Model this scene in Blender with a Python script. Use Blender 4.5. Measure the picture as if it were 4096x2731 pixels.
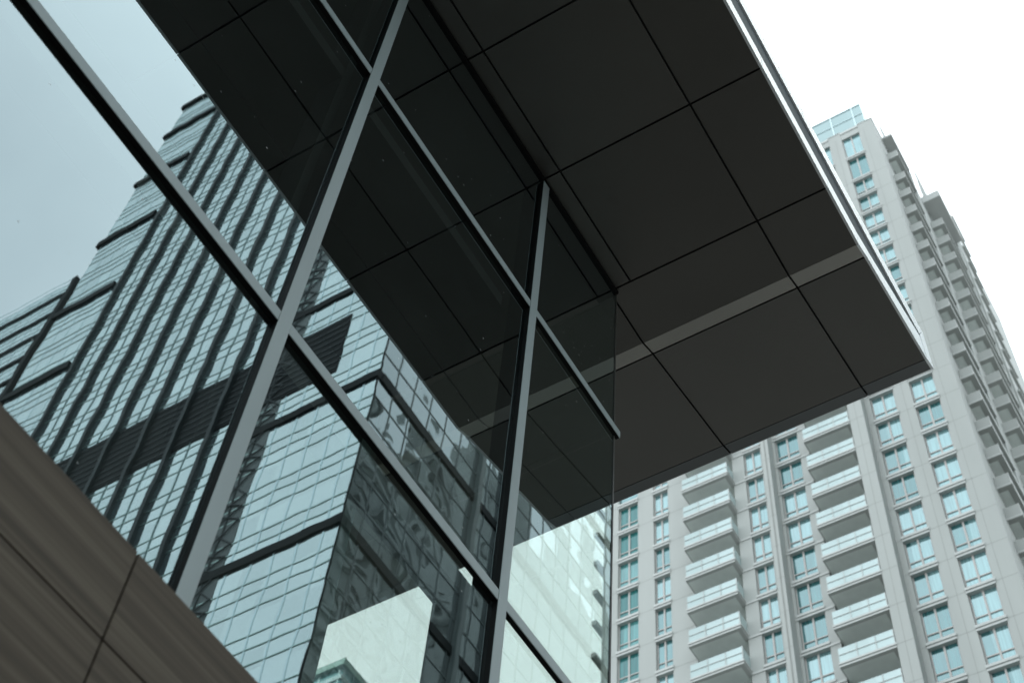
import bpy, math, random
from mathutils import Matrix, Vector

for o in list(bpy.data.objects):
    bpy.data.objects.remove(o, do_unlink=True)
scene = bpy.context.scene
col = scene.collection
RND = random.Random(7)
S = 3.0          # metres per unit of the glass front's distance
EYE = 1.6
XR = 32.4        # distance of the reflected office tower's front

# ------------------------------------------------------------------ camera
cam_d = bpy.data.cameras.new("camera")
cam = bpy.data.objects.new("camera", cam_d)
col.objects.link(cam)
right = Vector((0.51789644, -0.85280511, 0.06713209))
down = Vector((0.73828611, 0.40594895, -0.53864559))
fwd = Vector((0.43210751, 0.32852532, 0.83985368))
m = Matrix((right, -down, -fwd)).transposed().to_4x4()
m.translation = Vector((0, 0, EYE))
cam.matrix_world = m
cam_d.sensor_width = 36.0
cam_d.lens = 52.549
cam_d.clip_start = 0.05
cam_d.clip_end = 5000
cam_d.dof.use_dof = True
cam_d.dof.focus_distance = 10.5
cam_d.dof.aperture_fstop = 3.4
cam_d.dof.aperture_blades = 9
scene.camera = cam

# ------------------------------------------------------------------ world, sun, exposure
SUN_EL, SUN_AZ = math.radians(68), math.radians(8)   # azimuth counted from +X towards +Y
world = bpy.data.worlds.new("World")
scene.world = world
world.use_nodes = True
wt = world.node_tree
for n in list(wt.nodes):
    wt.nodes.remove(n)
W = wt.nodes.new
wl = wt.links.new
out = W("ShaderNodeOutputWorld")
bg = W("ShaderNodeBackground")
bg.inputs["Strength"].default_value = 0.1
sky = W("ShaderNodeTexSky")
sky.sky_type = 'NISHITA'
sky.sun_disc = False
sky.sun_elevation = SUN_EL
sky.sun_rotation = math.radians(90) - SUN_AZ
sky.air_density = 1.0
sky.dust_density = 1.0
tc = W("ShaderNodeTexCoord")
noi = W("ShaderNodeTexNoise")
noi.inputs["Scale"].default_value = 3.2
noi.inputs["Detail"].default_value = 5.0
noi.inputs["Roughness"].default_value = 0.5
wl(tc.outputs["Generated"], noi.inputs["Vector"])
# the cloud layer thins towards one side of the sky
dot = W("ShaderNodeVectorMath")
dot.operation = 'DOT_PRODUCT'
gap_dir = Vector((0.17, -0.62, 0.765)).normalized()
dot.inputs[1].default_value = gap_dir
wl(tc.outputs["Generated"], dot.inputs[0])
thin = W("ShaderNodeMapRange")
thin.inputs["From Min"].default_value = 0.965
thin.inputs["From Max"].default_value = 1.0
thin.inputs["To Min"].default_value = 0.0
thin.inputs["To Max"].default_value = 0.20
wl(dot.outputs["Value"], thin.inputs["Value"])
nmap = W("ShaderNodeMapRange")
nmap.inputs["From Min"].default_value = 0.3
nmap.inputs["From Max"].default_value = 0.7
nmap.inputs["To Min"].default_value = 0.78
nmap.inputs["To Max"].default_value = 1.0
wl(noi.outputs["Fac"], nmap.inputs["Value"])
sub = W("ShaderNodeMath")
sub.operation = 'SUBTRACT'
sub.use_clamp = True
wl(nmap.outputs["Result"], sub.inputs[0])
wl(thin.outputs["Result"], sub.inputs[1])
mix = W("ShaderNodeMix")
mix.data_type = 'RGBA'
wl(sub.outputs["Value"], mix.inputs["Factor"])
wl(sky.outputs["Color"], mix.inputs["A"])
mix.inputs["B"].default_value = (20.0, 22.2, 23.0, 1)
wl(mix.outputs["Result"], bg.inputs["Color"])
wl(bg.outputs["Background"], out.inputs["Surface"])

sun_d = bpy.data.lights.new("sun", 'SUN')
sun_d.energy = 0.5
sun_d.angle = math.radians(25)
sun_d.color = (1.0, 0.96, 0.9)
sun = bpy.data.objects.new("sun", sun_d)
col.objects.link(sun)
sv = Vector((math.cos(SUN_EL) * math.cos(SUN_AZ), math.cos(SUN_EL) * math.sin(SUN_AZ), math.sin(SUN_EL)))
sun.rotation_euler = sv.to_track_quat('Z', 'Y').to_euler()

vs = scene.view_settings
scene.display_settings.display_device = 'sRGB'
vs.view_transform = 'Standard'
vs.look = 'None'
vs.exposure = 0.0
vs.gamma = 1.0
vs.use_curve_mapping = False
scene.cycles.max_bounces = 12
scene.cycles.glossy_bounces = 6
scene.cycles.transparent_max_bounces = 16
scene.cycles.sample_clamp_indirect = 6.0

# ------------------------------------------------------------------ helpers
class MB:
    """collects boxes and polygons and links them as one mesh object"""
    def __init__(self):
        self.v, self.f = [], []

    def box(self, x0, x1, y0, y1, z0, z1):
        b = len(self.v)
        self.v += [(x0, y0, z0), (x1, y0, z0), (x1, y1, z0), (x0, y1, z0),
                   (x0, y0, z1), (x1, y0, z1), (x1, y1, z1), (x0, y1, z1)]
        self.f += [tuple(b + i for i in q) for q in
                   ((0, 3, 2, 1), (4, 5, 6, 7), (0, 1, 5, 4), (1, 2, 6, 5), (2, 3, 7, 6), (3, 0, 4, 7))]
        return self

    def prism_xz(self, prof, y0, y1):
        """polygon in the x-z plane (counter-clockwise seen from -y) swept along y"""
        b = len(self.v)
        n = len(prof)
        self.v += [(x, y0, z) for x, z in prof] + [(x, y1, z) for x, z in prof]
        self.f.append(tuple(b + i for i in range(n)))
        self.f.append(tuple(b + n + i for i in reversed(range(n))))
        for i in range(n):
            j = (i + 1) % n
            self.f.append((b + j, b + i, b + n + i, b + n + j))
        return self

    def quad(self, *p):
        b = len(self.v)
        self.v += list(p)
        self.f.append(tuple(range(b, b + len(p))))
        return self

    def bar(self, p, q, w, t, nrm):
        """straight bar from p to q, width w, thickness t along nrm"""
        p, q, nrm = Vector(p), Vector(q), Vector(nrm).normalized()
        d = (q - p).normalized()
        s = d.cross(nrm).normalized() * (w / 2)
        n = nrm * (t / 2)
        b = len(self.v)
        for c in (p, q):
            self.v += [tuple(c - s - n), tuple(c + s - n), tuple(c + s + n), tuple(c - s + n)]
        self.f += [tuple(b + i for i in k) for k in
                   ((0, 1, 2, 3), (4, 7, 6, 5), (0, 4, 5, 1), (1, 5, 6, 2), (2, 6, 7, 3), (3, 7, 4, 0))]
        return self

    def build(self, name, mat, parent=None, origin=None, bevel=0.0):
        ox, oy, oz = origin if origin is not None else (parent.get("_o", (0, 0, 0)) if parent is not None else (0, 0, 0))
        me = bpy.data.meshes.new(name)
        me.from_pydata([(x - ox, y - oy, z - oz) for x, y, z in self.v], [], self.f)
        me.update()
        me.materials.append(mat)
        o = bpy.data.objects.new(name, me)
        col.objects.link(o)
        if parent is not None:
            po = parent.get("_o", (0, 0, 0))
            o.parent = parent
            o.location = (ox - po[0], oy - po[1], oz - po[2])
        else:
            o.location = (ox, oy, oz)
        o["_o"] = (ox, oy, oz)
        if bevel:
            b = o.modifiers.new("bevel", 'BEVEL')
            b.width = bevel
            b.segments = 2
            b.limit_method = 'ANGLE'
        return o


def thing(name, label, cat, loc, group=None):
    o = bpy.data.objects.new(name, None)
    col.objects.link(o)
    o.location = loc
    o["_o"] = tuple(loc)
    o["label"] = label
    o["category"] = cat
    if group:
        o["group"] = group
    return o


def copy_part(src, parent, loc_world, shared_children=True):
    """copy of a part with copies of its sub-parts"""
    c = src.copy()
    col.objects.link(c)
    c.parent = parent
    po = parent["_o"]
    c.location = (loc_world[0] - po[0], loc_world[1] - po[1], loc_world[2] - po[2])
    c["_o"] = tuple(loc_world)
    for ch in src.children:
        d = ch.copy()
        col.objects.link(d)
        d.parent = c
    return c


def new_mat(name):
    mt = bpy.data.materials.new(name)
    mt.use_nodes = True
    nt = mt.node_tree
    for n in list(nt.nodes):
        nt.nodes.remove(n)
    o = nt.nodes.new("ShaderNodeOutputMaterial")
    return mt, nt, nt.nodes.new, nt.links.new, o


def plain(name, c, rough=0.6, metal=0.0, var=0.06, scale=1.5, spec=0.5, stretch=(1, 1, 1), bump=0.0, objvar=0.0):
    """principled surface with a little procedural unevenness of tone"""
    mt, nt, N, L, o = new_mat(name)
    p = N("ShaderNodeBsdfPrincipled")
    p.inputs["Roughness"].default_value = rough
    p.inputs["Metallic"].default_value = metal
    p.inputs["Specular IOR Level"].default_value = spec
    t = N("ShaderNodeTexCoord")
    mp = N("ShaderNodeMapping")
    mp.inputs["Scale"].default_value = stretch
    L(t.outputs["Object"], mp.inputs["Vector"])
    n = N("ShaderNodeTexNoise")
    n.inputs["Scale"].default_value = scale
    n.inputs["Detail"].default_value = 6
    L(mp.outputs["Vector"], n.inputs["Vector"])
    r = N("ShaderNodeMapRange")
    r.inputs["From Min"].default_value = 0.3
    r.inputs["From Max"].default_value = 0.7
    r.inputs["To Min"].default_value = 1 - var
    r.inputs["To Max"].default_value = 1 + var
    L(n.outputs["Fac"], r.inputs["Value"])
    v = N("ShaderNodeVectorMath")
    v.operation = 'SCALE'
    v.inputs[0].default_value = c
    if objvar:
        oi = N("ShaderNodeObjectInfo")
        ov = N("ShaderNodeMapRange")
        ov.inputs["To Min"].default_value = 1 - objvar
        ov.inputs["To Max"].default_value = 1 + objvar
        L(oi.outputs["Random"], ov.inputs["Value"])
        mm = N("ShaderNodeMath")
        mm.operation = 'MULTIPLY'
        L(ov.outputs["Result"], mm.inputs[0])
        L(r.outputs["Result"], mm.inputs[1])
        L(mm.outputs["Value"], v.inputs["Scale"])
    else:
        L(r.outputs["Result"], v.inputs["Scale"])
    L(v.outputs["Vector"], p.inputs["Base Color"])
    if bump:
        b = N("ShaderNodeBump")
        b.inputs["Strength"].default_value = bump
        b.inputs["Distance"].default_value = 0.01
        L(n.outputs["Fac"], b.inputs["Height"])
        L(b.outputs["Normal"], p.inputs["Normal"])
    L(p.outputs["BSDF"], o.inputs["Surface"])
    return mt


def wavy_normal(nt, N, L, amp, scale, stretch, coord="Object"):
    """normal gently disturbed by low-frequency noise: roller waves in float glass"""
    t = N("ShaderNodeTexCoord")
    mp = N("ShaderNodeMapping")
    mp.inputs["Scale"].default_value = stretch
    L(t.outputs[coord], mp.inputs["Vector"])
    n = N("ShaderNodeTexNoise")
    n.inputs["Scale"].default_value = scale
    n.inputs["Detail"].default_value = 1.0
    L(mp.outputs["Vector"], n.inputs["Vector"])
    s = N("ShaderNodeVectorMath")
    s.operation = 'SUBTRACT'
    s.inputs[1].default_value = (0.5, 0.5, 0.5)
    L(n.outputs["Color"], s.inputs[0])
    k = N("ShaderNodeVectorMath")
    k.operation = 'SCALE'
    k.inputs["Scale"].default_value = amp
    L(s.outputs["Vector"], k.inputs[0])
    g = N("ShaderNodeNewGeometry")
    a = N("ShaderNodeVectorMath")
    a.operation = 'ADD'
    L(g.outputs["Normal"], a.inputs[0])
    L(k.outputs["Vector"], a.inputs[1])
    z = N("ShaderNodeVectorMath")
    z.operation = 'NORMALIZE'
    L(a.outputs["Vector"], z.inputs[0])
    return z


def coated_glass(name):
    """architectural glass: partly mirror, partly clear, with a few dust specks"""
    mt, nt, N, L, o = new_mat(name)
    nrm = wavy_normal(nt, N, L, 0.0023, 1.0, (0.9, 0.9, 4.2))
    gl = N("ShaderNodeBsdfGlossy")
    gl.inputs["Roughness"].default_value = 0.0
    gl.inputs["Color"].default_value = (0.755, 0.89, 0.92, 1)
    L(nrm.outputs["Vector"], gl.inputs["Normal"])
    tr = N("ShaderNodeBsdfTransparent")
    tr.inputs["Color"].default_value = (0.89, 0.96, 0.915, 1)
    lw = N("ShaderNodeLayerWeight")
    lw.inputs["Blend"].default_value = 0.5
    pw = N("ShaderNodeMath")
    pw.operation = 'POWER'
    pw.inputs[1].default_value = 5.0
    L(lw.outputs["Facing"], pw.inputs[0])
    mr = N("ShaderNodeMapRange")
    mr.inputs["To Min"].default_value = 0.375
    mr.inputs["To Max"].default_value = 1.0
    L(pw.outputs["Value"], mr.inputs["Value"])
    mx = N("ShaderNodeMixShader")
    L(mr.outputs["Result"], mx.inputs["Fac"])
    L(tr.outputs["BSDF"], mx.inputs[1])
    L(gl.outputs["BSDF"], mx.inputs[2])
    # dust
    t = N("ShaderNodeTexCoord")
    vo = N("ShaderNodeTexVoronoi")
    vo.inputs["Scale"].default_value = 14.0
    L(t.outputs["Object"], vo.inputs["Vector"])
    lt = N("ShaderNodeMath")
    lt.operation = 'LESS_THAN'
    lt.inputs[1].default_value = 0.075
    L(vo.outputs["Distance"], lt.inputs[0])
    sp = N("ShaderNodeSeparateColor")
    L(vo.outputs["Color"], sp.inputs["Color"])
    gt = N("ShaderNodeMath")
    gt.operation = 'GREATER_THAN'
    gt.inputs[1].default_value = 0.72
    L(sp.outputs["Red"], gt.inputs[0])
    mu = N("ShaderNodeMath")
    mu.operation = 'MULTIPLY'
    L(lt.outputs["Value"], mu.inputs[0])
    L(gt.outputs["Value"], mu.inputs[1])
    m2 = N("ShaderNodeMath")
    m2.operation = 'MULTIPLY'
    m2.inputs[1].default_value = 0.55
    L(mu.outputs["Value"], m2.inputs[0])
    # thin film of grime
    gn = N("ShaderNodeTexNoise")
    gn.inputs["Scale"].default_value = 2.0
    gn.inputs["Detail"].default_value = 8.0
    L(t.outputs["Object"], gn.inputs["Vector"])
    gm = N("ShaderNodeMapRange")
    gm.inputs["From Min"].default_value = 0.45
    gm.inputs["From Max"].default_value = 0.8
    gm.inputs["To Min"].default_value = 0.0
    gm.inputs["To Max"].default_value = 0.010
    L(gn.outputs["Fac"], gm.inputs["Value"])
    ad = N("ShaderNodeMath")
    ad.operation = 'ADD'
    L(m2.outputs["Value"], ad.inputs[0])
    L(gm.outputs["Result"], ad.inputs[1])
    df = N("ShaderNodeBsdfDiffuse")
    df.inputs["Color"].default_value = (0.5, 0.5, 0.48, 1)
    fin = N("ShaderNodeMixShader")
    L(ad.outputs["Value"], fin.inputs["Fac"])
    L(mx.outputs["Shader"], fin.inputs[1])
    L(df.outputs["BSDF"], fin.inputs[2])
    L(fin.outputs["Shader"], o.inputs["Surface"])
    return mt


def tower_glass(name, base, refl, refl_col, amp, scale, cell, tilt, var=0.25, rough=0.02):
    """opaque reflective curtain wall: per-pane tilt and tone from a cell pattern"""
    mt, nt, N, L, o = new_mat(name)
    g = N("ShaderNodeNewGeometry")
    dv = N("ShaderNodeVectorMath")
    dv.operation = 'DIVIDE'
    dv.inputs[1].default_value = cell
    L(g.outputs["Position"], dv.inputs[0])
    fl = N("ShaderNodeVectorMath")
    fl.operation = 'FLOOR'
    L(dv.outputs["Vector"], fl.inputs[0])
    wn = N("ShaderNodeTexWhiteNoise")
    L(fl.outputs["Vector"], wn.inputs["Vector"])
    s = N("ShaderNodeVectorMath")
    s.operation = 'SUBTRACT'
    s.inputs[1].default_value = (0.5, 0.5, 0.5)
    L(wn.outputs["Color"], s.inputs[0])
    k = N("ShaderNodeVectorMath")
    k.operation = 'SCALE'
    k.inputs["Scale"].default_value = tilt
    L(s.outputs["Vector"], k.inputs[0])
    nz = N("ShaderNodeTexNoise")
    nz.inputs["Scale"].default_value = scale
    nz.inputs["Detail"].default_value = 1.0
    L(g.outputs["Position"], nz.inputs["Vector"])
    s2 = N("ShaderNodeVectorMath")
    s2.operation = 'SUBTRACT'
    s2.inputs[1].default_value = (0.5, 0.5, 0.5)
    L(nz.outputs["Color"], s2.inputs[0])
    k2 = N("ShaderNodeVectorMath")
    k2.operation = 'SCALE'
    k2.inputs["Scale"].default_value = amp
    L(s2.outputs["Vector"], k2.inputs[0])
    a = N("ShaderNodeVectorMath")
    a.operation = 'ADD'
    L(k.outputs["Vector"], a.inputs[0])
    L(k2.outputs["Vector"], a.inputs[1])
    a2 = N("ShaderNodeVectorMath")
    a2.operation = 'ADD'
    L(a.outputs["Vector"], a2.inputs[0])
    L(g.outputs["Normal"], a2.inputs[1])
    z = N("ShaderNodeVectorMath")
    z.operation = 'NORMALIZE'
    L(a2.outputs["Vector"], z.inputs[0])
    gl = N("ShaderNodeBsdfGlossy")
    gl.inputs["Roughness"].default_value = rough
    gl.inputs["Color"].default_value = (*refl_col, 1)
    L(z.outputs["Vector"], gl.inputs["Normal"])
    df = N("ShaderNodeBsdfDiffuse")
    r = N("ShaderNodeMapRange")
    r.inputs["To Min"].default_value = 1 - var
    r.inputs["To Max"].default_value = 1 + var
    L(wn.outputs["Value"], r.inputs["Value"])
    v = N("ShaderNodeVectorMath")
    v.operation = 'SCALE'
    v.inputs[0].default_value = base
    L(r.outputs["Result"], v.inputs["Scale"])
    L(v.outputs["Vector"], df.inputs["Color"])
    mx = N("ShaderNodeMixShader")
    rr = N("ShaderNodeMapRange")
    rr.inputs["To Min"].default_value = refl - 0.05
    rr.inputs["To Max"].default_value = refl + 0.05
    L(wn.outputs["Value"], rr.inputs["Value"])
    L(rr.outputs["Result"], mx.inputs["Fac"])
    L(df.outputs["BSDF"], mx.inputs[1])
    L(gl.outputs["BSDF"], mx.inputs[2])
    L(mx.outputs["Shader"], o.inputs["Surface"])
    return mt


def curtain_glass(name, teal, pale, share, refl):
    """apartment window: sky reflection over curtains drawn differently in each flat"""
    mt, nt, N, L, o = new_mat(name)
    oi = N("ShaderNodeObjectInfo")
    t = N("ShaderNodeTexCoord")
    sx = N("ShaderNodeSeparateXYZ")
    L(t.outputs["Object"], sx.inputs["Vector"])
    # folds of the curtain
    wv = N("ShaderNodeTexNoise")
    wv.noise_dimensions = '2D'
    wv.inputs["Scale"].default_value = 1.0
    wv.inputs["Detail"].default_value = 2.0
    cb = N("ShaderNodeCombineXYZ")
    my = N("ShaderNodeMath")
    my.operation = 'MULTIPLY'
    my.inputs[1].default_value = 9.0
    L(sx.outputs["Y"], my.inputs[0])
    ry = N("ShaderNodeMath")
    ry.operation = 'MULTIPLY_ADD'
    ry.inputs[1].default_value = 97.0
    L(oi.outputs["Random"], ry.inputs[0])
    L(my.outputs["Value"], ry.inputs[2])
    L(ry.outputs["Value"], cb.inputs["X"])
    mz = N("ShaderNodeMath")
    mz.operation = 'MULTIPLY'
    mz.inputs[1].default_value = 0.35
    L(sx.outputs["Z"], mz.inputs[0])
    L(mz.outputs["Value"], cb.inputs["Y"])
    L(cb.outputs["Vector"], wv.inputs["Vector"])
    # where the curtain ends
    ed = N("ShaderNodeMath")
    ed.operation = 'MULTIPLY_ADD'
    ed.inputs[1].default_value = 3.2
    ed.inputs[2].default_value = -1.6 + (share - 0.5) * 2.0
    L(oi.outputs["Random"], ed.inputs[0])
    lt = N("ShaderNodeMath")
    lt.operation = 'LESS_THAN'
    L(sx.outputs["Y"], lt.inputs[0])
    L(ed.outputs["Value"], lt.inputs[1])
    mixc = N("ShaderNodeMix")
    mixc.data_type = 'RGBA'
    mixc.inputs["A"].default_value = (*teal, 1)
    mixc.inputs["B"].default_value = (*pale, 1)
    L(lt.outputs["Value"], mixc.inputs["Factor"])
    fr = N("ShaderNodeMapRange")
    fr.inputs["From Min"].default_value = 0.3
    fr.inputs["From Max"].default_value = 0.7
    fr.inputs["To Min"].default_value = 0.65
    fr.inputs["To Max"].default_value = 1.25
    L(wv.outputs["Fac"], fr.inputs["Value"])
    v = N("ShaderNodeVectorMath")
    v.operation = 'SCALE'
    L(mixc.outputs["Result"], v.inputs[0])
    L(fr.outputs["Result"], v.inputs["Scale"])
    df = N("ShaderNodeBsdfDiffuse")
    L(v.outputs["Vector"], df.inputs["Color"])
    nrm = wavy_normal(nt, N, L, 0.02, 0.8, (1, 1, 1))
    gl = N("ShaderNodeBsdfGlossy")
    gl.inputs["Roughness"].default_value = 0.01
    gl.inputs["Color"].default_value = (0.43, 0.55, 0.575, 1)
    L(nrm.outputs["Vector"], gl.inputs["Normal"])
    rr = N("ShaderNodeMapRange")
    rr.inputs["To Min"].default_value = refl - 0.08
    rr.inputs["To Max"].default_value = refl + 0.08
    L(oi.outputs["Random"], rr.inputs["Value"])
    mx = N("ShaderNodeMixShader")
    L(rr.outputs["Result"], mx.inputs["Fac"])
    L(df.outputs["BSDF"], mx.inputs[1])
    L(gl.outputs["BSDF"], mx.inputs[2])
    L(mx.outputs["Shader"], o.inputs["Surface"])
    return mt


def streaked_stone(name):
    """stone cut along its bed: long horizontal brown-grey streaks"""
    mt, nt, N, L, o = new_mat(name)
    p = N("ShaderNodeBsdfPrincipled")
    p.inputs["Roughness"].default_value = 0.75
    g = N("ShaderNodeNewGeometry")
    cols = []
    sx = N("ShaderNodeSeparateXYZ")
    L(g.outputs["Position"], sx.inputs["Vector"])
    fx = N("ShaderNodeMath")
    fx.operation = 'MULTIPLY_ADD'
    fx.inputs[1].default_value = 1 / 1.8
    fx.inputs[2].default_value = 20 - 0.5575 * S / 1.8
    L(sx.outputs["X"], fx.inputs[0])
    ff = N("ShaderNodeMath")
    ff.operation = 'FLOOR'
    L(fx.outputs["Value"], ff.inputs[0])
    fz = N("ShaderNodeMath")
    fz.operation = 'LESS_THAN'
    fz.inputs[1].default_value = 1.0225 * S + EYE - 0.1115 * S
    L(sx.outputs["Z"], fz.inputs[0])
    fk = N("ShaderNodeMath")
    fk.operation = 'MULTIPLY_ADD'
    fk.inputs[1].default_value = 7.37
    L(fz.outputs["Value"], fk.inputs[0])
    L(ff.outputs["Value"], fk.inputs[2])
    wnz = N("ShaderNodeTexWhiteNoise")
    wnz.noise_dimensions = '1D'
    L(fk.outputs["Value"], wnz.inputs["W"])
    off = N("ShaderNodeVectorMath")
    off.operation = 'SCALE'
    off.inputs["Scale"].default_value = 9.0
    L(wnz.outputs["Color"], off.inputs[0])
    pos = N("ShaderNodeVectorMath")
    pos.operation = 'ADD'
    L(g.outputs["Position"], pos.inputs[0])
    L(off.outputs["Vector"], pos.inputs[1])
    for sc, det in (((0.30, 1, 30), 3.0), ((1.1, 1, 150), 5.0)):
        mp = N("ShaderNodeMapping")
        mp.inputs["Scale"].default_value = sc
        L(pos.outputs["Vector"], mp.inputs["Vector"])
        n = N("ShaderNodeTexNoise")
        n.inputs["Scale"].default_value = 1.0
        n.inputs["Detail"].default_value = det
        L(mp.outputs["Vector"], n.inputs["Vector"])
        cols.append(n)
    r = N("ShaderNodeValToRGB")
    e = r.color_ramp.elements
    e[0].position, e[0].color = 0.32, (0.040, 0.025, 0.014, 1)
    e[1].position, e[1].color = 0.68, (0.135, 0.102, 0.070, 1)
    k = r.color_ramp.elements.new(0.5)
    k.color = (0.081, 0.056, 0.036, 1)
    av = N("ShaderNodeMath")
    av.operation = 'MULTIPLY_ADD'
    av.inputs[1].default_value = 0.35
    L(cols[1].outputs["Fac"], av.inputs[0])
    sc2 = N("ShaderNodeMath")
    sc2.operation = 'MULTIPLY'
    sc2.inputs[1].default_value = 0.65
    L(cols[0].outputs["Fac"], sc2.inputs[0])
    L(sc2.outputs["Value"], av.inputs[2])
    L(av.outputs["Value"], r.inputs["Fac"])
    L(r.outputs["Color"], p.inputs["Base Color"])
    L(p.outputs["BSDF"], o.inputs["Surface"])
    return mt


M = {
    'frame': plain("grey_powder_coat", (0.385, 0.42, 0.42), 0.5, 0.0, 0.05, 6.0, stretch=(1, 1, 0.2)),
    'gasket': plain("black_gasket", (0.008, 0.007, 0.007), 0.6, var=0.1, spec=0.15),
    'glass': coated_glass("coated_facade_glass"),
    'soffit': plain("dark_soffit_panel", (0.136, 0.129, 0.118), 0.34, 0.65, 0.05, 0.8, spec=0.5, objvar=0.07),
    'soffit_lit': plain("lit_soffit_fold", (0.225, 0.208, 0.185), 0.34, 0.65, 0.05, 0.8, spec=0.5),  # fold panels: the light their tilt catches is put into the colour
    'seal': plain("corner_silicone", (0.075, 0.068, 0.060), 0.4, var=0.3, scale=8.0, stretch=(1, 1, 0.3)),
    'tip': plain("dark_soffit_tip", (0.085, 0.085, 0.083), 0.5, 0.4, 0.05, 0.8, spec=0.3),
    'void': plain("dark_joint", (0.055, 0.055, 0.056), 0.8, var=0.1),
    'fascia': plain("pale_fascia_metal", (0.90, 0.91, 0.91), 0.35, 0.0, 0.03, 0.7),
    'recess': plain("dark_fascia_recess", (0.085, 0.098, 0.105), 0.65, 0.0, 0.04, 0.7, spec=0.15),
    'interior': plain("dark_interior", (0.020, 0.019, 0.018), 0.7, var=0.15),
    'shaded_soffit': plain("shaded_indoor_soffit", (0.022, 0.021, 0.017), 0.7, var=0.15),  # soffit indoors: the dimness behind the glass is put into the colour
    'column': plain("grey_green_column", (0.13, 0.16, 0.15), 0.5, var=0.06),
    'stone': streaked_stone("streaked_stone"),
    'joint': plain("wall_joint", (0.012, 0.011, 0.010), 0.9, var=0.1),
    'paving': plain("street_paving", (0.095, 0.091, 0.084), 0.85, var=0.12, scale=0.6),
    'bounce_paving': plain("pale_bounce_paving", (0.50, 0.49, 0.46), 0.8, var=0.08, scale=0.4),
    'dimming_paving': plain("dark_dimming_paving", (0.030, 0.029, 0.027), 0.6, var=0.15, scale=0.8),
    'asphalt': plain("street_asphalt", (0.055, 0.055, 0.055), 0.9, var=0.2, scale=2.0),
    'line': plain("road_paint", (0.75, 0.74, 0.70), 0.7, var=0.08, scale=4.0),
    'cream': plain("pale_precast", (0.395, 0.408, 0.392), 0.7, var=0.05, scale=0.6, stretch=(1, 1, 0.15)),
    'cream_trim': plain("white_window_trim", (0.50, 0.51, 0.495), 0.6, var=0.03),
    'cream_joint': plain("precast_joint", (0.28, 0.285, 0.27), 0.8, var=0.1),
    'winframe': plain("pinkish_window_bar", (0.46, 0.43, 0.41), 0.5, var=0.03),
    'bal_dark': plain("balcony_interior", (0.30, 0.32, 0.31), 0.8, var=0.1),
    'bal_soffit': plain("balcony_soffit", (0.82, 0.86, 0.83), 0.8, var=0.04),
    'tglass_f': tower_glass("office_glass_front", (0.12, 0.16, 0.17), 0.72, (0.80, 0.89, 0.895), 0.004, 0.2, (500, 1.57, 1.35), 0.012, 0.12),
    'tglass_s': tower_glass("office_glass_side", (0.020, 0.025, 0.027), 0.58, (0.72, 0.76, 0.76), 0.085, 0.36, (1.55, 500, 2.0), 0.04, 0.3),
    'tgrid': plain("green_grey_tower_bars", (0.36, 0.50, 0.46), 0.30, 0.9, var=0.05),
    'tgrid_pale': plain("pale_tower_bars", (0.55, 0.66, 0.68), 0.25, 0.9, var=0.05),
    'tthin': plain("thin_tower_mullion", (0.14, 0.21, 0.205), 0.35, 0.8, var=0.05),
    'tdark': plain("near_black_tower_metal", (0.006, 0.008, 0.0085), 0.6, var=0.1, spec=0.1),
    'tfin': plain("dark_tower_fin", (0.018, 0.024, 0.025), 0.5, var=0.1, spec=0.2),
    'tgrille': plain("tower_louvre", (0.022, 0.028, 0.030), 0.5, var=0.1, spec=0.2),
    'tlattice': plain("tower_lattice_back", (0.075, 0.092, 0.090), 0.5, var=0.1),
    'teal': tower_glass("teal_tower_glass", (0.06, 0.17, 0.18), 0.35, (0.55, 0.95, 1.0), 0.02, 0.3, (2, 2, 2), 0.03, 0.3),
    'concrete': plain("grey_building", (0.13, 0.132, 0.13), 0.8, var=0.08),
    'railglass': tower_glass("frosted_balcony_glass", (0.44, 0.52, 0.515), 0.16, (0.70, 0.84, 0.86), 0.01, 0.5, (900, 1.3, 900), 0.02, 0.05),
}
M['crownglass'] = tower_glass("crown_glass", (0.30, 0.38, 0.385), 0.22, (0.56, 0.70, 0.72), 0.01, 0.5, (900, 2.2, 900), 0.02, 0.06)
M['win'] = curtain_glass("flat_window_glass", (0.035, 0.15, 0.155), (0.20, 0.36, 0.37), 0.55, 0.46)
M['win_teal'] = curtain_glass("teal_curtain_reflection_glass", (0.028, 0.155, 0.15), (0.075, 0.25, 0.245), 0.40, 0.22)  # curtains, plus a dark reflection put into the teal colour

# ------------------------------------------------------------------ setting: ground
def structure(o):
    o["kind"] = "structure"
    return o

structure(MB().quad((-300, -300, 0), (300, -300, 0), (300, 300, 0), (-300, 300, 0)).build("ground", M['paving']))
YGR, XGR = 3.1, 5.2
structure(MB().quad((-45, YGR, 0.004), (XGR, YGR, 0.004), (XGR, 40, 0.004), (-45, 40, 0.004)).build("dimming_ground", M['dimming_paving']))  # unseen dark ground, added to keep bounce light off the inner soffit
structure(MB().quad((46, -6.6, 0.006), (150, -6.6, 0.006), (150, 60, 0.006), (46, 60, 0.006)).build("bounce_ground", M['bounce_paving']))  # unseen pale ground, added to bounce light up under the tower balconies
structure(MB().quad((-299, -19, 0.004), (299, -19, 0.004), (299, -7, 0.004), (-299, -7, 0.004)).build("road", M['asphalt']))
rl = MB()
for i in range(-49, 49):
    rl.quad((i * 6, -13.08, 0.008), (i * 6 + 3, -13.08, 0.008), (i * 6 + 3, -12.92, 0.008), (i * 6, -12.92, 0.008))
structure(rl.build("road_marking", M['line']))
structure(MB().box(-299, 299, -7, -6.7, -0.05, 0.12).build("kerb", M['concrete']))

# ------------------------------------------------------------------ glass pavilion
def X(v):
    return v * S
def Zr(v):
    return v * S + EYE

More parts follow.
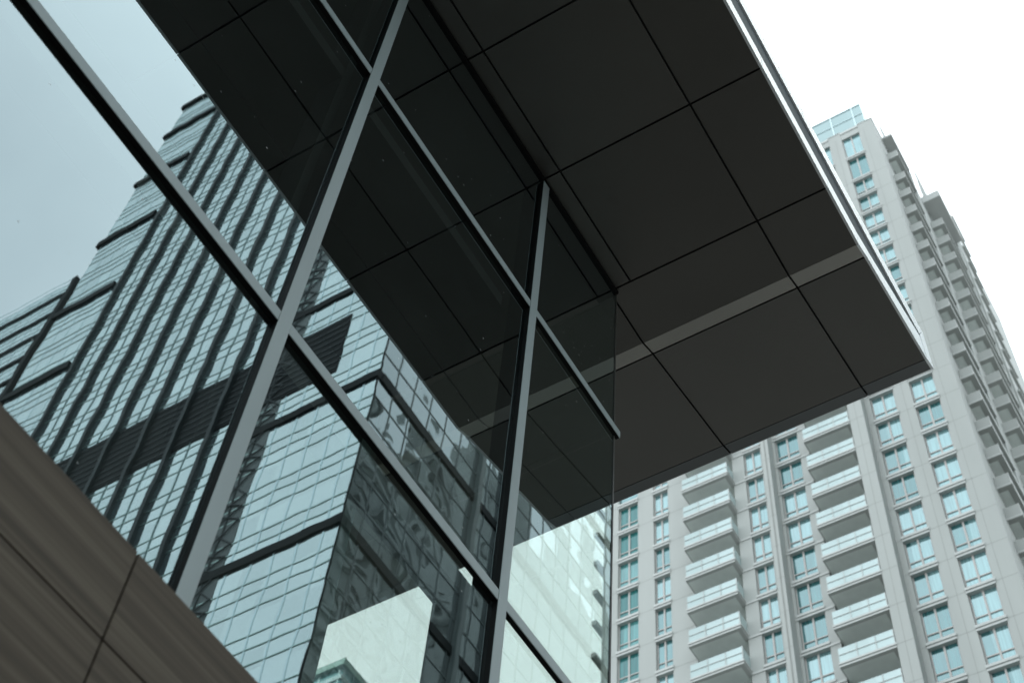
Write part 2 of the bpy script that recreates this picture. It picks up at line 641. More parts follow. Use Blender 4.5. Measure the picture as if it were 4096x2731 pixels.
GP = thing("glass_pavilion", "glass fronted building with grey mullions under a dark flat canopy", "building", (0, X(1.011), 0))
YG = X(1.011)          # outer glass face
ZS = Zr(3.408)         # soffit level
XC = X(1.756)          # glass corner
Y1 = X(1.0)            # front face of the caps
rows = [(0.0, Zr(0.008)), (Zr(0.008), Zr(0.920)), (Zr(0.920), Zr(1.849)), (Zr(1.849), Zr(2.778)), (Zr(2.778), ZS - 0.02)]
cap = 0.077
mx0 = [0.7602 - 0.618 * 3, 0.7602 - 0.618 * 2, 0.7602 - 0.618, 0.7602, 1.3787]
mcen = [X(v) for v in mx0]
Z_CAPTOP = Zr(3.375)
for c in mcen:
    mb = MB().box(c - cap / 2, c + cap / 2, Y1, Y1 + 0.005, 0.0, Z_CAPTOP)
    o = mb.build("mullion", M['frame'], GP, origin=(c, Y1, 0), bevel=0.0015)
    k = MB().box(c - cap / 2 + 0.0015, c + cap / 2 - 0.0015, Y1 + 0.005, YG + 0.004, 0.0, Z_CAPTOP)
    k.box(c - cap / 2 + 0.006, c + cap / 2 - 0.006, YG + 0.022, YG + 0.15, 0.0, Z_CAPTOP)
    k.build("gasket", M['gasket'], o)
tz = [Zr(0.008), Zr(0.920), Zr(1.8492), Zr(2.7785)]
xs_edges = [mcen[0] - cap / 2] + mcen
for z in tz:
    for a, b in zip(mcen, mcen[1:] + [None]):
        x0 = a + cap / 2 + 0.0015
        x1 = (b - cap / 2 - 0.0015) if b is not None else X(1.7666)
        h = 0.073
        o = MB().box(x0, x1, Y1 + 0.002, Y1 + 0.007, z - h / 2, z + h / 2).build("transom", M['frame'], GP, origin=(x0, Y1, z), bevel=0.0015)
        MB().box(x0, x1 - 0.002, Y1 + 0.007, YG + 0.003, z - h / 2 + 0.0015, z + h / 2 - 0.0015).build("gasket", M['gasket'], o)
        
# panes of the front, each a thin sheet of its own
tilts = {}
def pane(x0, x1, z0, z1, tilt=(0, 0)):
    cx, cz = (x0 + x1) / 2, (z0 + z1) / 2
    mb = MB().quad((x0, YG, z0), (x1, YG, z0), (x1, YG, z1), (x0, YG, z1))
    o = mb.build("glass_pane", M['glass'], GP, origin=(cx, YG, cz))
    o.rotation_euler = (tilt[0], 0, tilt[1])
    return o
edges = mcen + [XC]
for i in range(len(edges) - 1):
    for j, (z0, z1) in enumerate(rows):
        tilts[(i, j)] = (RND.uniform(-1, 1) * 0.0005, RND.uniform(-1, 1) * 0.0004)
        pane(edges[i] + 0.004, edges[i + 1] - (0.004 if i < len(edges) - 2 else 0.0), z0 + 0.004, z1 - 0.004, tilts.get((i, j), (0, 0)))
# return side at the corner
YR1 = X(1.771)
for (z0, z1) in rows:
    o = MB().quad((XC, YG + 0.012, z0 + 0.004), (XC, YR1, z0 + 0.004), (XC, YR1, z1 - 0.004), (XC, YG + 0.012, z1 - 0.004)).build("return_glass_pane", M['glass'], GP)
MB().box(XC - 0.010, XC + 0.003, YG - 0.004, YG + 0.010, 0.0, ZS - 0.03).build("corner_seal", M['seal'], GP)
MB().box(XC - 0.10, XC + 0.02, YR1, YR1 + 0.15, 0.0, ZS - 0.02).build("corner_column", M['column'], GP)
for c in mcen[1:]:
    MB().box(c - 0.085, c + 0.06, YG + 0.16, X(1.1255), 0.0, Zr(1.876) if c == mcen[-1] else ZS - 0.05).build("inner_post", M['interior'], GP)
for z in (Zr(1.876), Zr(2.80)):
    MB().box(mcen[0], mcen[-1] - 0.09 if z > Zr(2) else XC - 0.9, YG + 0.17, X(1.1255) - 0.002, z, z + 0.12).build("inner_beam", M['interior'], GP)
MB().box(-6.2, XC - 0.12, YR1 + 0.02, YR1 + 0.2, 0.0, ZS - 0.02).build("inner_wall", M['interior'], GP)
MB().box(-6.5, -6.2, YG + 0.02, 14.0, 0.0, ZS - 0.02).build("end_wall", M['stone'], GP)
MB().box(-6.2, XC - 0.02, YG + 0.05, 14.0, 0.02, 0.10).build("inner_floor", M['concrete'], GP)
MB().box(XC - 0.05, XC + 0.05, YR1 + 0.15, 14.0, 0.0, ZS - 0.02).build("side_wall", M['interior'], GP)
MB().box(-6.2, XC, YG - 0.02, YG + 0.16, ZS - 0.035, ZS - 0.006).build("head_channel", M['gasket'], GP)

# canopy: flat soffit that folds up towards its end
CN = bpy.data.objects.new("canopy", None)
col.objects.link(CN)
CN.parent = GP
CN.location = (0, 0, ZS)
CN["_o"] = (0, YG, ZS)
YO = X(0.4036)
G = 0.008
xj = [-6.2] + [X(1.376 - 0.368 * k) for k in range(6, 0, -1)] + [X(1.376), X(1.744), X(1.929)]
yj_a = [YO - 0.004, X(0.594), X(0.9615), X(1.0247), X(1.55), X(2.10), X(2.65), X(3.2)]
yj_b = [YO - 0.004, X(0.594), X(1.0247), X(1.55), X(2.10), X(2.65), X(3.2)]
def seg(xa, za, xb, zb, ys, mat, name, g0, g1):
    sl = (zb - za) / (xb - xa)
    for a, b in zip(ys, ys[1:]):
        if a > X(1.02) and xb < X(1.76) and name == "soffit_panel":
            mat = M['shaded_soffit']
        x0, x1 = xa + g0, xb - g1
        z0, z1 = za + sl * g0, zb - sl * g1
        t = 0.03
        MB().prism_xz([(x0, z0), (x1, z1), (x1, z1 + t), (x0, z0 + t)], a + G, b - G).build(name, mat, CN, bevel=0.0)
for i in range(len(xj) - 1):
    x0, x1 = xj[i], xj[i + 1]
    ys = yj_b if x0 > X(1.7) else yj_a
    seg(x0, ZS, x1, ZS, ys, M['soffit'], "soffit_panel", G if i else 0, G if i < len(xj) - 2 else 0.001)
xb0, xb1, xe, xt = X(1.929), X(1.985), X(2.4165), X(2.4697)
zb0, zb1, ze, zt = ZS, Zr(3.4305), Zr(3.5245), Zr(3.5455)
seg(xb0, zb0, xb1, zb1, yj_b, M['soffit_lit'], "soffit_fold", 0.001, 0.010)
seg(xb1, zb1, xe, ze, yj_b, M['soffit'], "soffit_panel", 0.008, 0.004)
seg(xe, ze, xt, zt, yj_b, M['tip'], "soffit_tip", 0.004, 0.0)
# dark void above the joints
vb = MB()
vb.prism_xz([(-6.2, ZS + 0.05), (xb0, ZS + 0.05), (xb1, zb1 + 0.05), (xe, ze + 0.05), (xt - 0.02, zt + 0.05), (xt - 0.02, Zr(3.70)), (-6.2, Zr(3.70))], YO + 0.12, X(3.2) - 0.02)
vb.prism_xz([(-6.2, ZS + 0.045), (xb0, ZS + 0.045), (xb1, zb1 + 0.045), (xe, ze + 0.045), (xt - 0.02, zt + 0.045), (xt - 0.02, zt + 0.055), (xe, ze + 0.055), (xb1, zb1 + 0.055), (xb0, ZS + 0.055), (-6.2, ZS + 0.055)], YO + 0.006, YO + 0.119)
vb.build("canopy_core", M['void'], CN)
# fascia: two pale strips with a dark recess between
fx = [-6.2, X(0.64), X(1.0), X(1.376), X(1.744), X(1.929)]
for k, (a, b) in enumerate(zip(fx, fx[1:])):
    MB().box(a + 0.003, b - 0.003, YO - 0.015, YO + 0.005, ZS - 0.004, Zr(3.486)).build("lower_fascia", M['fascia'], CN)
def sof(x):
    if x < xb0: return ZS
    if x < xb1: return zb0 + (zb1 - zb0) * (x - xb0) / (xb1 - xb0)
    if x < xe: return zb1 + (ze - zb1) * (x - xb1) / (xe - xb1)
    return ze + (zt - ze) * (x - xe) / (xt - xe)
def up(x):
    return Zr(3.486 + (3.6345 - 3.486) * max(0, x / S - 1.955) / (2.42 - 1.955))
for a, b in ((xb0, X(2.02)), (X(2.02), xe)):
    pr = [x for x in (a, xb1, b) if a <= x <= b]
    prof = [(min(max(x, a + 0.003), b - 0.003), sof(x) - 0.004) for x in pr] + [(b - 0.003, up(b)), (a + 0.003, up(a))]
    MB().prism_xz(prof, YO - 0.015, YO + 0.005).build("lower_fascia", M['fascia'], CN)
MB().prism_xz([(xe + 0.001, sof(xe) - 0.004), (xt, zt - 0.004), (xt, Zr(3.737)), (xe, Zr(3.65))], YO - 0.017, YO + 0.005).build("end_fascia", M['fascia'], CN)
fx2 = [-6.2, X(0.55), X(0.92), X(1.29), X(1.66), X(2.03), X(2.40)]
for a, b in zip(fx2, fx2[1:]):
    MB().box(a + 0.003, b - 0.003, YO - 0.015, YO + 0.005, Zr(3.652), Zr(3.738)).build("upper_fascia", M['fascia'], CN)
MB().prism_xz([(X(2.40) + 0.003, Zr(3.6525)), (xe - 0.002, Zr(3.6525)), (xt - 0.002, Zr(3.738)), (X(2.40) + 0.003, Zr(3.738))], YO - 0.015, YO + 0.004).build("upper_fascia", M['fascia'], CN)
MB().prism_xz([(-6.2, Zr(3.40)), (xb0, Zr(3.42)), (xe, Zr(3.55)), (xt - 0.03, Zr(3.58)), (xt - 0.03, Zr(3.73)), (-6.2, Zr(3.73))], YO + 0.0, YO + 0.012).build("fascia_recess", M['recess'], CN)
MB().box(xt - 0.012, xt - 0.002, YO + 0.005, X(3.2), zt - 0.002, Zr(3.736)).build("end_plate", M['fascia'], CN)
MB().box(-6.2, xt - 0.02, YO + 0.002, X(3.2), Zr(3.739), Zr(3.75)).build("roof_sheet", M['concrete'], CN)

# ------------------------------------------------------------------ stone wall in front of the glass
YW = X(0.82)
zt_w = Zr(1.0225)
hj = 0.1115 * S
SW = thing("stone_wall", "brown streaked stone clad wall with open joints below the glass front", "wall", (0, YW, 0))
MB().box(-6.2, 7.0, YW + 0.02, YG - 0.10, 0.0, zt_w - 0.012).build("core", M['joint'], SW)
cl = MB()
zz = [zt_w, zt_w - hj]
while zz[-1] > 0.9:
    zz.append(zz[-1] - 0.85)
zz.append(0.02)
xv = [-6.2, X(0.5575) - 5.4, X(0.5575) - 3.6, X(0.5575) - 1.8, X(0.5575), X(0.5575) + 1.8, X(0.5575) + 3.6, 7.0]
for z1, z0 in zip(zz, zz[1:]):
    for a, b in zip(xv, xv[1:]):
        cl.box(a + 0.004, b - 0.004, YW, YW + 0.018, z0 + 0.004, z1 - (0.004 if z1 < zt_w else 0.0))
cl.build("stone_cladding", M['stone'], SW)
MB().box(-6.2, 7.0, YW + 0.019, YG - 0.095, zt_w - 0.011, zt_w - 0.001).build("coping", M['stone'], SW)

# ------------------------------------------------------------------ apartment tower
xF = 62.0
FH = 3.168
AT = thing("apartment_tower", "tall pale apartment tower with stacked balconies and teal windows beyond the canopy", "building", (xF, 20, 0))
Z0 = 86.87 + EYE                     # underside of the balcony slab on the reference floor
def lev(n):
    return Z0 + FH * n
NTOP = 11                            # last floor of normal height
TOPW = 2.098 * 63.0 + EYE
WR, WM, WL = 63.0, 63.2, 63.4
YS = 8.90
YE = 0.587 * 63.4
# wall strips between window openings
def Q(q, x):
    return q * x
cols = [  # name, y0, y1, wall plane
    ("A", Q(.1642, WR), Q(.1925, WR), WR),
    ("B", Q(.2117, WR), Q(.2401, WR), WR),
    ("C", Q(.3314, WM), Q(.3600, WM), WM),
    ("D", Q(.3787, WM), Q(.4005, WM), WM),
    ("E", Q(.5008, WL), Q(.5205, WL), WL),
    ("F", Q(.5412, WL), Q(.5675, WL), WL),
]
SILL = 0.43          # height of the sill band, from level up
DEPTH = 0.24
levels_all = list(range(-27, NTOP + 1))
tall = [lev(NTOP), lev(NTOP) + 4.45, lev(NTOP) + 8.95]   # the two taller top floors
wall = MB()
def strip(y0, y1, x, z1=None):
    wall.box(x, x + 7.0, y0, y1, 0.0, z1 or TOPW)
strip(YS, cols[0][1], WR)
strip(cols[0][2], cols[1][1], WR)
strip(cols[1][2], 15.6, WR)
strip(15.52, 16.58, xF)                        # projecting pier P
strip(cols[2][2], 22.95, WM)
strip(20.25, cols[2][1], WM)
strip(22.95, 23.5, 62.25)                      # narrow pier T
strip(23.5, cols[3][1], WM)
strip(cols[3][2], 26.25, WM)
strip(29.95, cols[4][1], WL)
strip(cols[4][2], cols[5][1], WL)
strip(cols[5][2], YE, WL)
wall.box(64.9, 70.0, 16.58, 20.25, 0, TOPW)    # behind the balconies
wall.box(64.9, 70.0, 26.25, 29.95, 0, TOPW)
for n_, y0, y1, x in cols:
    wall.box(x + 0.9, x + 6.9, y0 - 0.01, y1 + 0.01, 0.0, TOPW - 0.01)
wall.build("wall", M['cream'], AT)
# panel joints on the piers
jm = MB()
piers = [(YS, cols[0][1], WR), (cols[0][2], cols[1][1], WR), (cols[1][2], 15.5, WR), (15.52, 16.58, xF), (22.95, 23.5, 62.25),
         (29.95, cols[4][1], WL), (cols[4][2], cols[5][1], WL), (cols[5][2], YE, WL)]
for n in range(-20, NTOP + 1):
    for y0, y1, x in piers:
        jm.box(x - 0.003, x + 0.01, y0 + 0.01, y1 - 0.01, lev(n) + 0.19, lev(n) + 0.225)
for y, x in ((9.90, WR), (12.70, WR), (16.05, xF)):
    jm.box(x - 0.003, x + 0.01, y - 0.015, y + 0.015, 20, TOPW - 1.2)
for y in (23.22,):
    jm.box(62.25 - 0.04, 62.26, y - 0.03, y + 0.03, 20, TOPW - 1)
jm.build("panel_joint", M['cream_joint'], AT)

# windows: pane > bars, sill.  One of each column, then copies
def make_window(y0, y1, x, z_top, z_bot, glass, bar_low=0.30):
    """opening between z_bot (top of sill) and z_top (underside of the sill above)"""
    yc, zc = (y0 + y1) / 2, z_bot
    org = (x, yc, zc)
    w = MB().box(x + DEPTH, x + DEPTH + 0.05, y0 + 0.02, y1 - 0.02, z_bot - 0.2, z_top).build("window", glass, AT, origin=org)
    b = MB()
    b.box(x + DEPTH - 0.07, x + DEPTH - 0.002, yc - 0.06, yc + 0.06, z_bot - 0.2, z_top - 0.002)
    zb = z_bot + (z_top - z_bot) * bar_low
    for a, c in ((y0 + 0.09, yc - 0.06), (yc + 0.06, y1 - 0.09)):
        b.box(x + DEPTH - 0.06, x + DEPTH - 0.003, a, c, zb - 0.045, zb + 0.045)
    for a, c in ((y0 + 0.02, y0 + 0.09), (y1 - 0.09, y1 - 0.02)):
        b.box(x + DEPTH - 0.05, x + DEPTH - 0.001, a, c, z_bot - 0.2, z_top - 0.003)
    b.build("window_frame", M['winframe'], w, origin=org)
    return w
def make_sill(y0, y1, x, z, name="window_sill", full=None):
    """two-step white sill band whose underside is the head of the window below"""
    s = MB()
    a, c = full or (y0, y1)
    s.box(x - 0.06, x + 0.88, a - 0.03 if not full else a, c + 0.03 if not full else c, z, z + 0.17)
    s.box(x - 0.02, x + 0.86, y0 + 0.002, y1 - 0.002, z + 0.17, z + 0.22)
    s.box(x - 0.11, x + 0.84, y0 - 0.05, y1 + 0.05, z + 0.22, z + SILL)
    return s
# floors each column is built for: those the photo can see (the rest below goes into one mesh)
vis = {"A": range(-10, NTOP), "B": range(-9, 7), "C": range(-11, 6), "D": range(-10, 4), "E": range(-9, 2), "F": range(-9, 1)}
low = MB()
lowsill = MB()
lowgl = MB()
count = 0
for n_, y0, y1, x in cols:
    glass = M['win_teal'] if n_ == "F" else M['win']
    full = {"C": (20.27, 22.94), "D": (23.51, 26.24)}.get(n_)
    proto = None
    psill = None
    for n in levels_all:
        z = lev(n)
        if n in vis[n_] and n < NTOP:
            if proto is None:
                proto = make_window(y0, y1, x, z + FH, z + SILL, glass)
                psill = make_sill(y0, y1, x, z, full=full).build("window_sill", M['cream_trim'], proto, origin=(x, (y0 + y1) / 2, z + SILL))
            else:
                copy_part(proto, AT, (x, (y0 + y1) / 2, z + SILL))
            count += 1
        elif n < NTOP:
            lowgl.box(x + DEPTH, x + DEPTH + 0.05, y0 + 0.02, y1 - 0.02, z + SILL - 0.2, z + FH)
            s = make_sill(y0, y1, x, z, full=full)
            b = len(lowsill.v)
            lowsill.v += s.v
            lowsill.f += [tuple(i + b for i in f) for f in s.f]
for o in (lowgl.build("far_window", M['win'], AT), lowsill.build("far_sill", M['cream_trim'], AT)):
    o["kind"] = "stuff"
# the two tall floors at the top of the right-hand columns
for n_, y0, y1, x in cols:
    full = {"C": (20.27, 22.94), "D": (23.51, 26.24)}.get(n_)
    for k in (0, 1):
        if n_ not in "AB":
            continue
        w = make_window(y0, y1, x, tall[k + 1], tall[k] + SILL, M['win'], 0.0)
        make_sill(y0, y1, x, tall[k], full=full).build("window_sill", M['cream_trim'], w, origin=(x, (y0 + y1) / 2, tall[k] + SILL))
    MB().box(x + 0.02, x + 0.88, y0 + 0.01, y1 - 0.01, tall[2], TOPW - 0.45).build("lintel", M['cream'], AT)
    MB().box(x - 0.06, x + 0.89, y0 - 0.02, y1 + 0.02, TOPW - 0.45, TOPW - 0.10).build("cornice", M['cream_trim'], AT)

# front balconies
def make_balcony(y0, y1, xback, z):
    org = (xF, y0, z)
    s = MB()
    s.box(xF, xback, y0, y1, z, z + 0.14)
    s.box(xF + 0.04, xback, y0 + 0.06, y1 - 0.02, z + 0.14, z + 0.18)
    s.box(xF - 0.05, xback, y0 - 0.05, y1 + 0.0, z + 0.18, z + 0.33)
    b = s.build("balcony", M['cream_trim'], AT, origin=org)
    u = MB().box(xF + 0.25, xback + 1.6, y0 + 0.30, y1 - 0.08, z - 0.004, z + 0.05)
    u.build("balcony_underside", M['bal_soffit'], b, origin=org)
    r = MB()
    r.box(xF + 0.10, xF + 0.13, y0 + 0.08, y1 - 0.03, z + 0.33, z + 1.60)
    r.box(xF + 0.13, xback - 0.02, y0 + 0.08, y0 + 0.11, z + 0.33, z + 1.60)
    r.build("railing", M['railglass'], b, origin=org)
    h = MB()
    h.box(xF + 0.06, xF + 0.09, y0 + 0.10, y1 - 0.05, z + 1.02, z + 1.06)
    for k in (1, 2):
        yy = y0 + (y1 - y0) * k / 3
        h.box(xF + 0.06, xF + 0.095, yy - 0.02, yy + 0.02, z + 0.34, z + 1.58)
    h.box(xF + 0.055, xF + 0.10, y0 + 0.04, y0 + 0.09, z + 0.34, z + 1.60)
    h.build("rail", M['cream_trim'], b, origin=org)
    return b
for y0, y1, xb, rng in ((16.60, 20.19, WM + 0.0, range(-10, 7)), (26.18, 29.93, WL - 0.1, range(-9, 3))):
    pb = make_balcony(y0, y1, xb, lev(0))
    for n in range(-24, NTOP + 1):
        if n != 0 and n in rng:
            copy_part(pb, AT, (xF, y0, lev(n)))
    oth = MB()
    for n in range(-26, NTOP + 1):
        if n not in rng and n != 0:
            oth.box(xF, xb, y0, y1, lev(n), lev(n) + 0.42)
            oth.box(xF + 0.10, xF + 0.13, y0 + 0.08, y1 - 0.03, lev(n) + 0.42, lev(n) + 1.52)
    o = oth.build("far_balcony", M['cream_trim'], AT)
    o["kind"] = "stuff"
    # recess behind: dark glazed doors and slabs between floors
    rc = MB()
    rs = MB()
    for n in range(-26, NTOP + 1):
        rc.box(64.7, 64.9, y0 + 0.05, y1 - 0.05, lev(n) + 0.43, lev(n) + FH - 0.6)
        rs.box(xb + 0.02, 64.89, y0 - 0.0, y1 + 0.0, lev(n) + 0.06, lev(n) + 0.40)
    rc.build("balcony_door", M['bal_dark'], AT)
    rs.build("floor_slab", M['bal_soffit'], AT)
    MB().box(xb + 0.02, 70, y0 - 0.02, y0 - 0.0, 0, TOPW - 0.1).build("recess_cheek", M['cream'], AT)

# glass crown, parapet
MB().box(63.2, 69.0, 0.1515 * 63.2, 0.1515 * 63.2 + 26.5, TOPW + 0.002, 2.1614 * 63.2 + EYE).build("crown_glass", M['crownglass'], AT)
cg = MB()
for k in range(12):
    yy = 0.1515 * 63.2 + 0.9 + 2.2 * k
    cg.box(63.13, 63.198, yy - 0.05, yy + 0.05, TOPW, 2.1614 * 63.2 + EYE - 0.1)
cg.box(63.12, 63.19, 0.1515 * 63.2, 0.1515 * 63.2 + 26.5, 2.1614 * 63.2 + EYE - 0.12, 2.1614 * 63.2 + EYE + 0.02)
cg.box(63.14, 63.196, 0.1515 * 63.2, 0.1515 * 63.2 + 26.5, 2.128 * 63.2 + EYE - 0.05, 2.128 * 63.2 + EYE)
cg.build("crown_bars", M['tgrid_pale'], AT)
MB().box(62.95, 70.02, YS - 0.05, YS + 1.46, TOPW - 0.001, TOPW + 0.12).build("parapet_cap", M['cream_trim'], AT)
MB().box(62.95, 63.6, cols[0][2] - 0.05, cols[1][1] + 0.05, TOPW - 0.001, TOPW + 0.10).build("parapet_cap", M['cream_trim'], AT)

# side blocks stepping back, with a stack of balconies on each step
sd = MB()
sd.box(70.0, 79.8, 7.97, 30.0, 0.0, 1.806 * 71.5 + EYE)
sd.box(79.8, 92.0, 6.86, 30.0, 0.0, 1.70 * 79.8 + EYE)
sd.box(95.0, 160.0, 13.6, 52.0, 0.0, 166.0)  # unseen block, added to hide bright sky from the office tower's side glass
sd.build("side_wall", M['cream'], AT)
def side_balcony(x0, x1, y0, y1, z, hgt):
    """solid parapet box with a lip, an underside edge beam and a soffit"""
    org = (x0, y0, z)
    s = MB()
    s.box(x0, x0 + 0.14, y0, y1, z + 0.2, z + hgt)
    s.box(x0 - 0.06, x0 + 0.3, y0 - 0.05, y1, z, z + 0.2)
    s.box(x0 + 0.14, x1, y0, y0 + 0.12, z + 0.2, z + hgt)
    s.box(x0 + 0.3, x1, y0 - 0.05, y0 + 0.35, z, z + 0.2)
    b = s.build("side_balcony", M['cream'], AT, origin=org)
    MB().box(x0 + 0.3, x1, y0 + 0.35, y1, z + 0.03, z + 0.2).build("side_underside", M['bal_soffit'], b, origin=org)
    t = MB().box(x0 - 0.09, x0 + 0.0, y0 - 0.07, y1, z + 0.03, z + 0.17)
    t.box(x0 - 0.02, x0 + 0.15, y0 - 0.02, y0 + 0.0, z + 0.2, z + hgt + 0.02)
    t.build("side_trim", M['cream_trim'], b, origin=org)
    return b
for (x0, x1, y0, y1, zr, ntop) in ((65.2, 69.4, 0.1217 * 65.2, YS + 0.1, 1.4425 * 65.2 + EYE, 10), (71.5, 77.0, 0.0958 * 71.5, 8.05, 1.4108 * 71.5 + EYE, 8)):
    pb = side_balcony(x0, x1, y0, y1, zr, 1.28)
    for n in range(-7, ntop):
        if n:
            copy_part(pb, AT, (x0, y0, zr + FH * n))
    zt_ = zr + FH * (ntop - 1)
    if ntop == 10:
        copy_part(pb, AT, (x0, y0, zt_ + 4.45))
        zc = zt_ + 8.9
        MB().box(x0 - 0.05, x1, y0 - 0.05, y1, zc, zc + 0.3).build("side_roof", M['cream_trim'], AT)
    else:
        zc = 1.793 * 71.5 + EYE
        MB().box(x0 - 0.05, x1, 0.088 * 71.5, y1, zc, zc + 1.1).build("side_roof", M['cream_trim'], AT)
    MB().box(x1 + 0.02, x1 + 0.5, y0, y1, 0.0, zc + 0.1).build("side_fin", M['cream'], AT)
    lo = MB()
    for n in range(-26, -7):
        lo.box(x0, x0 + 0.14, y0, y1, zr + FH * n + 0.0, zr + FH * n + 1.28)
        lo.box(x0 + 0.14, x1, y0, y1, zr + FH * n, zr + FH * n + 0.2)
    o = lo.build("far_side_balcony", M['cream'], AT)
    o["kind"] = "stuff"
    dk = MB()
    for n in range(-20, ntop + 4):
        dk.box(x0 + 1.2, x1 - 0.3, y1 - 0.16 + (0.0), y1 - 0.11, zr + FH * n + 0.3, zr + FH * n + 2.4)
    dk.build("side_window", M['bal_dark'], AT)
pe = MB().box(80.6, 84.0, 6.62, 6.859, 0, 0.3).build("end_slab", M['cream'], AT, origin=(80.6, 6.62, 0))
for n in range(-20, 16):
    copy_part(pe, AT, (80.6, 6.62, lev(n) + 5.0))
# slab ends showing past the far corner
pe = MB().box(62.6, 66.0, YE, YE + 0.38, 0, 0.4).build("end_slab", M['cream'], AT, origin=(62.6, YE, 0))
for n in range(-20, 6):
    copy_part(pe, AT, (62.6, YE, lev(n)))

# ------------------------------------------------------------------ office tower across the street (seen in the glass)
def RY(q, x=XR):
    return 2 * YG - q * x
def RZ(h, x=XR):
    return h * x + EYE
OT = thing("office_tower", "tall dark banded glass office tower mirrored in the facade panes", "building", (XR + 6, RY(1.6), 0))
yc_ = RY(1.030)
yl_ = RY(2.213)
XB = 70.0
ztop = RZ(4.485)
MB().box(XR, XB, yl_, yc_ - 0.04, 0.0, ztop - 0.3).build("glazing", M['tglass_f'], OT)
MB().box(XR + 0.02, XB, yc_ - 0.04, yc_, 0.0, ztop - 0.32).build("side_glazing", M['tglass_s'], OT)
P = 0.125
gr = MB()
gp = MB()
base = 1.5468
for n in range(-12, 24):
    for off in (0.0, 0.0346, 0.0641):
        z = RZ(base + P * n + off)
        if 3 < z < ztop - 1:
            gr.box(XR - 0.035, XR + 0.01, yl_, yc_, z - 0.034, z + 0.034)
gr.build("floor_bars", M['tgrid'], OT)
gv = MB()
q = 1.058
while q < 1.245:
    gp.box(XR - 0.03, XR + 0.01, RY(q) - 0.05, RY(q) + 0.05, 3, ztop - 1)
    q += 0.0448
q = 2.03
while q < 2.21:
    gp.box(XR - 0.02, XR + 0.01, RY(q) - 0.03, RY(q) + 0.03, 3, ztop - 1)
    q += 0.045
gp.build("pale_bars", M['tgrid_pale'], OT)
fq = [1.995 - 0.0985 * k for k in range(7)]
for q in fq:
    gv.box(XR - 0.05, XR + 0.01, RY(q - 0.049) - 0.03, RY(q - 0.049) + 0.03, 3, RZ(4.05))
    MB().box(XR - 0.30, XR + 0.01, RY(q) - 0.16, RY(q) + 0.16, 3, RZ(4.22)).build("fin", M['tfin'], OT)
gv.build("thin_bars", M['tthin'], OT)
# black ledges every third floor
def bandz():
    return [0.546, 0.921, 1.296, 1.671, 2.046, 2.421, 2.797, 3.165, 3.545, 3.91]
for h in bandz() + [4.245, 4.470]:
    z = RZ(h)
    MB().box(XR - 0.20, XR + 0.3, RY(2.228), RY(2.022), z - 0.42, z + 0.42).build("ledge", M['tdark'], OT)
for h in bandz():
    z = RZ(h)
    MB().box(XR - 0.12, XR + 0.3, RY(1.33), yc_ + 0.06, z - 0.33, z + 0.33).build("ledge", M['tdark'], OT)
    MB().box(XR + 0.3, XB, yc_ - 0.2, yc_ + 0.10, z - 0.33, z + 0.33).build("ledge", M['tdark'], OT)
# louvred plant floors
g = MB().box(XR - 0.055, XR + 0.2, RY(1.99), RY(1.135), RZ(2.128), RZ(2.318))
g.build("louvre", M['tdark'], OT)
lv = MB()
for k in range(9):
    z = RZ(2.14 + k * 0.021)
    lv.box(XR - 0.09, XR - 0.05, RY(1.985), RY(1.138), z - 0.05, z + 0.05)
lv.build("louvre_blade", M['tgrille'], OT)
# braced strip
MB().box(XR - 0.03, XR + 0.2, RY(1.335), RY(1.250), 3, ztop - 2).build("brace_strip", M['tlattice'], OT)
br = MB()
for n in range(-10, 22):
    for a in ((0.0, 0.0346), (0.0346, 0.0641), (0.0641, 0.125)):
        z0, z1 = RZ(base + P * n + a[0]), RZ(base + P * n + a[1])
        if z0 < 4 or z1 > ztop - 2: continue
        br.bar((XR - 0.08, RY(1.252), z0), (XR - 0.08, RY(1.310), z1), 0.075, 0.05, (1, 0, 0))
        br.bar((XR - 0.09, RY(1.310), z0), (XR - 0.09, RY(1.252), z1), 0.075, 0.05, (1, 0, 0))
br.box(XR - 0.085, XR - 0.03, RY(1.281) - 0.05, RY(1.281) + 0.05, 3, ztop - 2)
br.build("brace", M['tgrille'], OT)
# bars on the dark side
sb = MB()
for n in range(-12, 24):
    for off in (0.0, 0.0641):
        z = RZ(base + P * n + off)
        if 3 < z < ztop - 1:
            sb.box(XR + 0.1, XB, yc_ - 0.01, yc_ + 0.03, z - 0.04, z + 0.04)
x = XR + 1.5
while x < XB - 1:
    sb.box(x - 0.03, x + 0.03, yc_ - 0.01, yc_ + 0.035, 3, ztop - 1)
    x += 1.55
sb.build("side_bars", M['tlattice'], OT)
for x in (42.0, 44.6):
    MB().box(x, x + 0.35, yc_ + 0.02, yc_ + 0.35, 3, ztop - 2).build("fin", M['tlattice'], OT)
MB().box(XR - 0.02, XR + 0.10, yc_ - 0.02, yc_ + 0.02, 3, ztop - 0.4).build("corner_bar", M['tdark'], OT)
MB().box(XR + 0.3, XB - 0.3, yl_ + 0.3, yc_ - 0.4, ztop - 0.29, ztop + 0.1).build("roof", M['tdark'], OT)

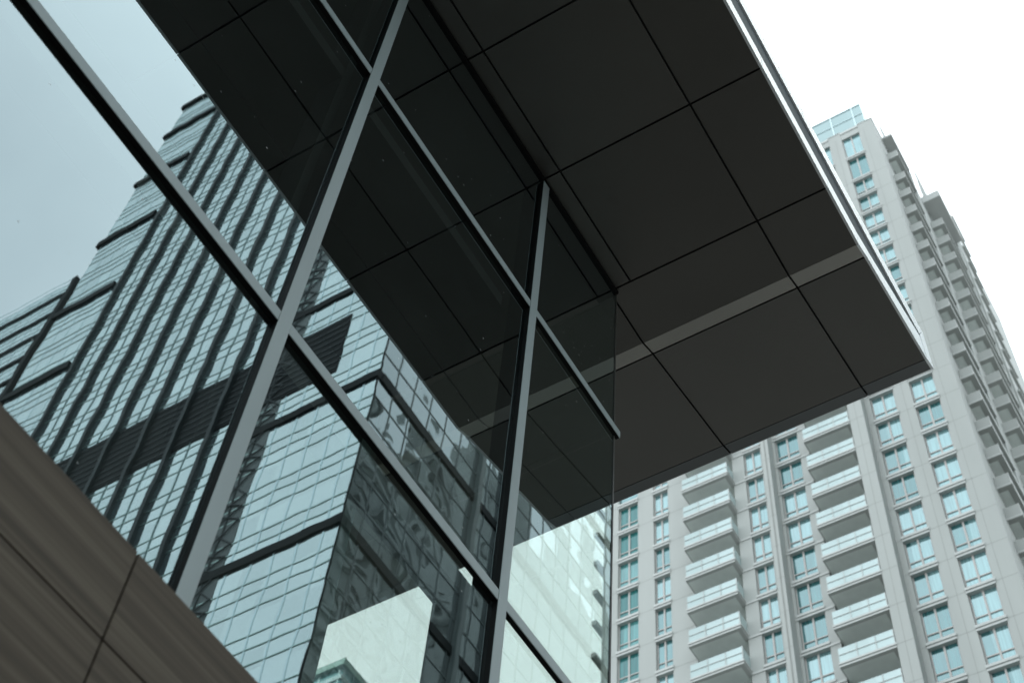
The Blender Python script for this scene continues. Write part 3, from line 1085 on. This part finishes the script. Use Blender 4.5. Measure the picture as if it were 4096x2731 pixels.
# ------------------------------------------------------------------ lower office block beside it
XN = 40.0
ON = thing("office_block", "lower banded glass office block beside the mirrored office tower", "building", (XN + 10, RY(2.6, XN), 0))
y1n, y0n = RY(2.243, XN), RY(3.2, XN)
ztn = RZ(3.366, XN)
MB().box(XN, XN + 30, y0n, y1n, 0, ztn).build("glazing", M['tglass_f'], ON)
nb = MB()
for n in range(0, 34):
    for off in (0.0, 1.15, 2.2):
        z = ztn - 1.0 - 4.0 * n + off
        if z > 2: nb.box(XN - 0.03, XN + 0.01, y0n, y1n, z - 0.06, z + 0.06)
yy = y1n - 1.5
while yy > y0n:
    nb.box(XN - 0.028, XN + 0.012, yy - 0.03, yy + 0.03, 2, ztn - 0.3)
    yy -= 1.6
nb.build("bars", M['tgrid_pale'], ON)
for n in range(0, 30):
    z = RZ(3.305, XN) - 4.05 * n
    if z > 2:
        MB().box(XN - 0.15, XN + 0.2, y0n, y1n + 0.1, z - 0.30, z + 0.30).build("ledge", M['tdark'], ON)
MB().box(XN - 0.3, XN + 0.3, y1n - 0.05, y1n + 0.62, 0, RZ(3.375, XN)).build("corner_column", M['tdark'], ON)

# ------------------------------------------------------------------ unseen block, added across the street to shade the front
OB = thing("unseen_shade_block", "unseen grey block added across the street to shade the glass front", "building", (-45, -42, 0))
MB().box(-95, 3.5, -72, -42, 0, 62).build("wall", M['concrete'], OB)
ow = MB()
for n in range(17):
    ow.box(-94.5, 3.0, -42.01, -41.96, 3.0 + 3.3 * n, 5.0 + 3.3 * n)
ow.build("window_band", M['teal'], OB)

# ------------------------------------------------------------------ teal tower seen through the corner
TT = thing("teal_tower", "small teal glass building top seen through the lower corner window", "building", (60, 57.7, 0))
tzt = 1.3487 * 60 + EYE
MB().box(60, 74, 0.9608 * 60, 0.9608 * 60 + 26, 0, tzt - 0.6).build("glazing", M['teal'], TT)
tb = MB()
for k in range(0, 18):
    z = tzt - 1.6 - 3.4 * k
    tb.box(59.9, 74.1, 0.9608 * 60 - 0.1, 0.9608 * 60 + 26.1, z - 0.22, z + 0.22)
for k in range(0, 14):
    yy = 0.9608 * 60 + 0.2 + 1.9 * k
    tb.box(59.93, 60.05, yy - 0.07, yy + 0.07, 2, tzt - 0.7)
for k in range(0, 8):
    xx = 60.2 + 1.9 * k
    tb.box(xx - 0.07, xx + 0.07, 0.9608 * 60 - 0.07, 0.9608 * 60 + 0.05, 2, tzt - 0.7)
tb.build("floor_bars", M['tgrid_pale'], TT)
MB().box(59.7, 74.3, 0.9608 * 60 - 0.3, 0.9608 * 60 + 26.3, tzt - 0.59, tzt).build("parapet", M['tgrid'], TT)

for o in bpy.data.objects:
    if "_o" in o:
        del o["_o"]
